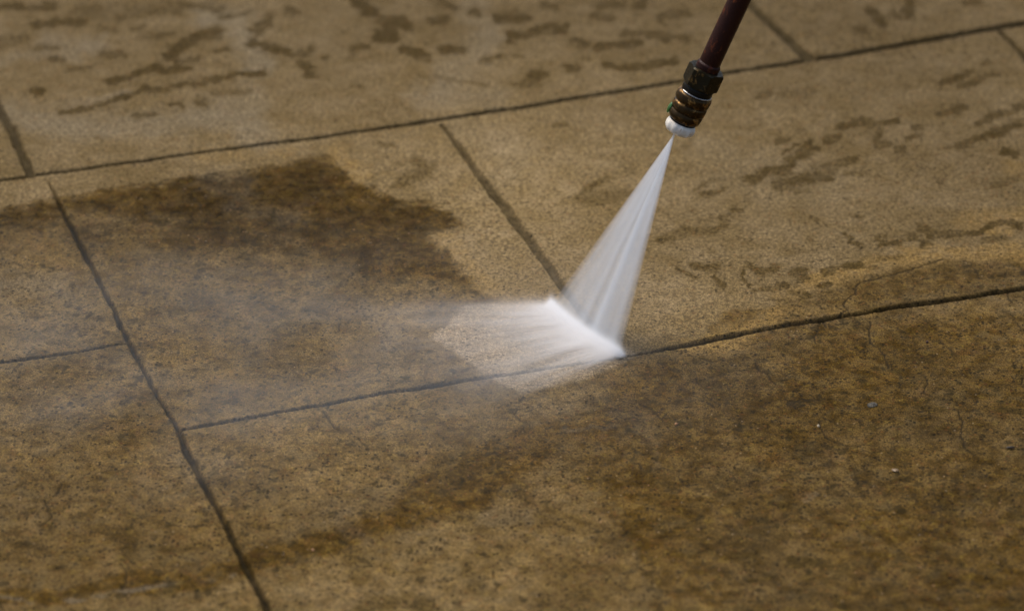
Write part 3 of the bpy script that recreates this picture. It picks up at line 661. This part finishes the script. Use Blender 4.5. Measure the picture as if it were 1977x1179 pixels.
def splash_density(k):
    P = k.xyz(k.n('ShaderNodeTexCoord').outputs['Object']); x, y, zz = P[0], P[1], P[2]
    xp = k.math('MAXIMUM', x, 0.)
    # v: 0..1 across the sheet, constant along a streak
    y0 = k.math('MULTIPLY_ADD', xp, d1, yA); y1 = k.math('MULTIPLY_ADD', xp, d2, yB)
    v = k.math('DIVIDE', k.math('SUBTRACT', y, y0), k.math('SUBTRACT', y1, y0))
    # the strike line bows a little towards the camera
    bow = k.math('MULTIPLY', k.math('MULTIPLY', v, k.math('SUBTRACT', 1, v)), .016)
    xs_ = k.math('SUBTRACT', x, k.math('SUBTRACT', bow, .002))
    xq = k.math('MAXIMUM', xs_, 0.)
    ed = k.math('MULTIPLY', k.mp(v, -.035, .05), k.mp(v, 1.04, .93))
    # streaks
    cv = k.n('ShaderNodeCombineXYZ'); k.put(cv.inputs[0], k.math('MULTIPLY', v, 55.)); k.put(cv.inputs[1], k.math('MULTIPLY', xp, 16.)); k.put(cv.inputs[2], k.math('MULTIPLY', zz, 60.))
    n1 = k.noise(cv.outputs[0], 1, 3, .6)
    cv2 = k.n('ShaderNodeCombineXYZ'); k.put(cv2.inputs[0], k.math('MULTIPLY', v, 9.)); k.put(cv2.inputs[1], k.math('MULTIPLY', xp, 9.)); cv2.inputs[2].default_value = 4
    n2 = k.noise(cv2.outputs[0], 1, 2, .5)
    cv3 = k.n('ShaderNodeCombineXYZ'); k.put(cv3.inputs[0], k.math('MULTIPLY', v, 150.)); k.put(cv3.inputs[1], k.math('MULTIPLY', xp, 14.)); k.put(cv3.inputs[2], k.math('MULTIPLY', zz, 40.))
    n1 = k.math('ADD', k.math('MULTIPLY', n1, .62), k.math('MULTIPLY', k.noise(cv3.outputs[0], 1, 2, .5), .38))
    sk = k.math('MULTIPLY', k.mp(n1, .40, .62, .0, 2.1, False), k.mp(n2, .3, .7, .35, 1.6, False))
    skm = k.mp(xp, 0, .02); sk = k.math('ADD', k.math('MULTIPLY', sk, skm), k.math('SUBTRACT', 1, skm))
    ht = k.math('MULTIPLY_ADD', xq, .055, .0022)
    fz = k.math('EXPONENT', k.math('MULTIPLY', k.math('DIVIDE', zz, ht), -1.))
    # column depth against distance from the strike line
    core = k.math('MULTIPLY', k.math('EXPONENT', k.math('MULTIPLY', k.math('POWER', k.math('DIVIDE', xs_, .0024), 2.), -1.)), SPL[0])
    ex1 = k.math('MULTIPLY', k.math('EXPONENT', k.math('DIVIDE', xq, -.020)), SPL[1])
    ex2 = k.math('MULTIPLY', k.math('EXPONENT', k.math('DIVIDE', xq, -.060)), SPL[2])
    on = k.mp(xs_, -.003, .002)
    # the far end of the line throws its water farther
    tot = k.math('ADD', core, k.math('MULTIPLY', k.math('ADD', ex1, ex2), on))
    tot = k.math('MULTIPLY', tot, k.math('MULTIPLY', ed, sk))
    tot = k.math('MULTIPLY', tot, k.mp(x, LXM, LXM*.45))
    return k.math('DIVIDE', k.math('MULTIPLY', tot, fz), ht)
SPL = (14.0, 2.4, .32)
ws = obj('water_splash', bm, volume_mat('splash_water', splash_density, .05, (.997, .998, 1.0, 1)))
ws.location = G1; ws.rotation_euler = SM.to_euler()
ws['label'] = 'low white sheet of water skidding left from where the fan strikes'; ws['category'] = 'water splash'

# mist drifting low over the washed side
bm = bmesh.new(); bmesh.ops.create_icosphere(bm, subdivisions=4, radius=1)
mc = (G(270, 725)+G(530, 715))/2
for v in bm.verts:
    v.co = Vector((v.co.x*.50, v.co.y*.25, max(v.co.z, -.02)*.055+.0045))
def mist_density(k):
    tcn = k.n('ShaderNodeTexCoord').outputs['Object']; P = k.xyz(tcn)
    r = k.vmath('LENGTH', k.vmath('MULTIPLY', tcn, (1/.50, 1/.25, 0)))
    nn = k.noise(k.vmath('MULTIPLY', tcn, (7, 13, 16)), 1, 3, .55, .4)
    d = k.math('MULTIPLY', k.mp(r, 1, .12), k.mp(nn, .34, .66, .25, 1.6))
    return k.math('MULTIPLY', k.math('MULTIPLY', d, k.mp(P[2], .05, 0)), MIST)
MIST = 2.7
_mm = volume_mat('mist', mist_density, .25)
[setattr(n_.inputs['Color'], 'default_value', (.82, .91, 1.0, 1)) for n_ in _mm.node_tree.nodes if n_.type == 'PRINCIPLED_VOLUME']
wm = obj('water_mist', bm, _mm); wm.location = mc
wm['kind'] = 'stuff'; wm['label'] = 'thin pale mist drifting over the paving left of the splash'; wm['category'] = 'mist'

# ------------------------------------------------------------------ grit lying about
def stone_mat(name, c1, c2, rough=.6, scale=500):
    m = mat(name); k = N(m); tc = k.n('ShaderNodeTexCoord').outputs['Object']
    bs = k.n('ShaderNodeBsdfPrincipled'); k.put(bs.inputs['Base Color'], k.mix(k.mp(k.noise(tc, scale, 3), .4, .62), c1, c2)); bs.inputs['Roughness'].default_value = rough
    k.t.links.new(bs.outputs[0], k.n('ShaderNodeOutputMaterial').inputs[0]); return m
def ground_z(p):
    i = np.searchsorted(xs, p.x); j = np.searchsorted(ys, p.y); return float(Z[j*NX+i])
def pebble(name, label, cat, px, py, size, mt, rot=0, seed=0):
    rnd = random.Random(seed); bm = bmesh.new(); bmesh.ops.create_icosphere(bm, subdivisions=3, radius=1)
    dirs = [Vector((rnd.uniform(-1, 1), rnd.uniform(-1, 1), rnd.uniform(-.6, 1))).normalized() for _ in range(9)]
    for v in bm.verts:
        c = v.co.copy(); r = 1
        for q in dirs:
            dd = c.dot(q)
            if dd > .72: r = min(r, .72/dd+.06)
        v.co = Vector((c.x*r*size[0], c.y*r*size[1], c.z*r*size[2]))
    o = obj(name, bm, mt); p = G(px, py); o.location = (p.x, p.y, ground_z(p)+size[2]*.45); o.rotation_euler = (0, 0, rot)
    o['label'] = label; o['category'] = cat; return o
m_or = stone_mat('orange_stone', (.34, .17, .06, 1), (.22, .10, .035, 1)); m_gr = stone_mat('grey_stone', (.09, .08, .055, 1), (.018, .015, .010, 1), .85, 700)
m_pl = stone_mat('pale_stone', (.20, .13, .055, 1), (.12, .07, .025, 1), .35); m_wh = stone_mat('white_stone', (.35, .28, .18, 1), (.25, .2, .12, 1), .5); m_bk = stone_mat('dark_wood', (.016, .010, .006, 1), (.03, .018, .01, 1))
pebble('pebble', 'tiny orange pebble on the dark paving below the jet', 'pebble', 1305, 820, (.0013, .0016, .0011), m_or, .3, 1)
pebble('pebble', 'tiny orange grit grain right of the long joint near the bottom edge', 'pebble', 604, 1062, (.0011, .0014, .001), m_or, .9, 2)
pebble('stone_chip', 'flat grey stone chip bedded in the brown paving at the right', 'stone chip', 1683, 782, (.0046, .0034, .0007), m_gr, .4, 3)
pebble('pebble', 'rounded tan pebble half sunk in the paving, lower right', 'pebble', 1729, 908, (.0026, .0032, .0012), m_pl, .9, 4)
pebble('pebble', 'tiny whitish pebble at the head of a short crack, lower right', 'pebble', 1580, 822, (.0011, .0022, .0012), m_wh, .1, 5)
pebble('pebble', 'tiny dark red grain between two cracks on the brown paving', 'pebble', 1790, 661, (.0011, .0012, .0010), stone_mat('dark_red_stone', (.05, .015, .01, 1), (.03, .01, .01, 1)), .1, 6)
# splinter: a small bent stick
bm = bmesh.new(); prev = None
pts = [(-.0034, 0, 0), (-.0012, .0004, .0003), (.0010, .0002, .0004), (.0034, .0009, .0002)]; rr = [.0004, .0009, .0010, .0005]
for (x, y, zz), r in zip(pts, rr):
    ring = [bm.verts.new((x, y+r*math.cos(a*math.pi/4), zz+r*.8*math.sin(a*math.pi/4))) for a in range(8)]
    if prev:
        for a in range(8): bm.faces.new((prev[a], prev[(a+1) % 8], ring[(a+1) % 8], ring[a]))
    else: bm.faces.new(ring[::-1])
    prev = ring
bm.faces.new(prev)
o = obj('wood_splinter', bm, m_bk); p = G(1950, 866); o.location = (p.x, p.y, ground_z(p)+.0009)
o['label'] = 'small black splinter lying near the right edge of the paving'; o['category'] = 'splinter'
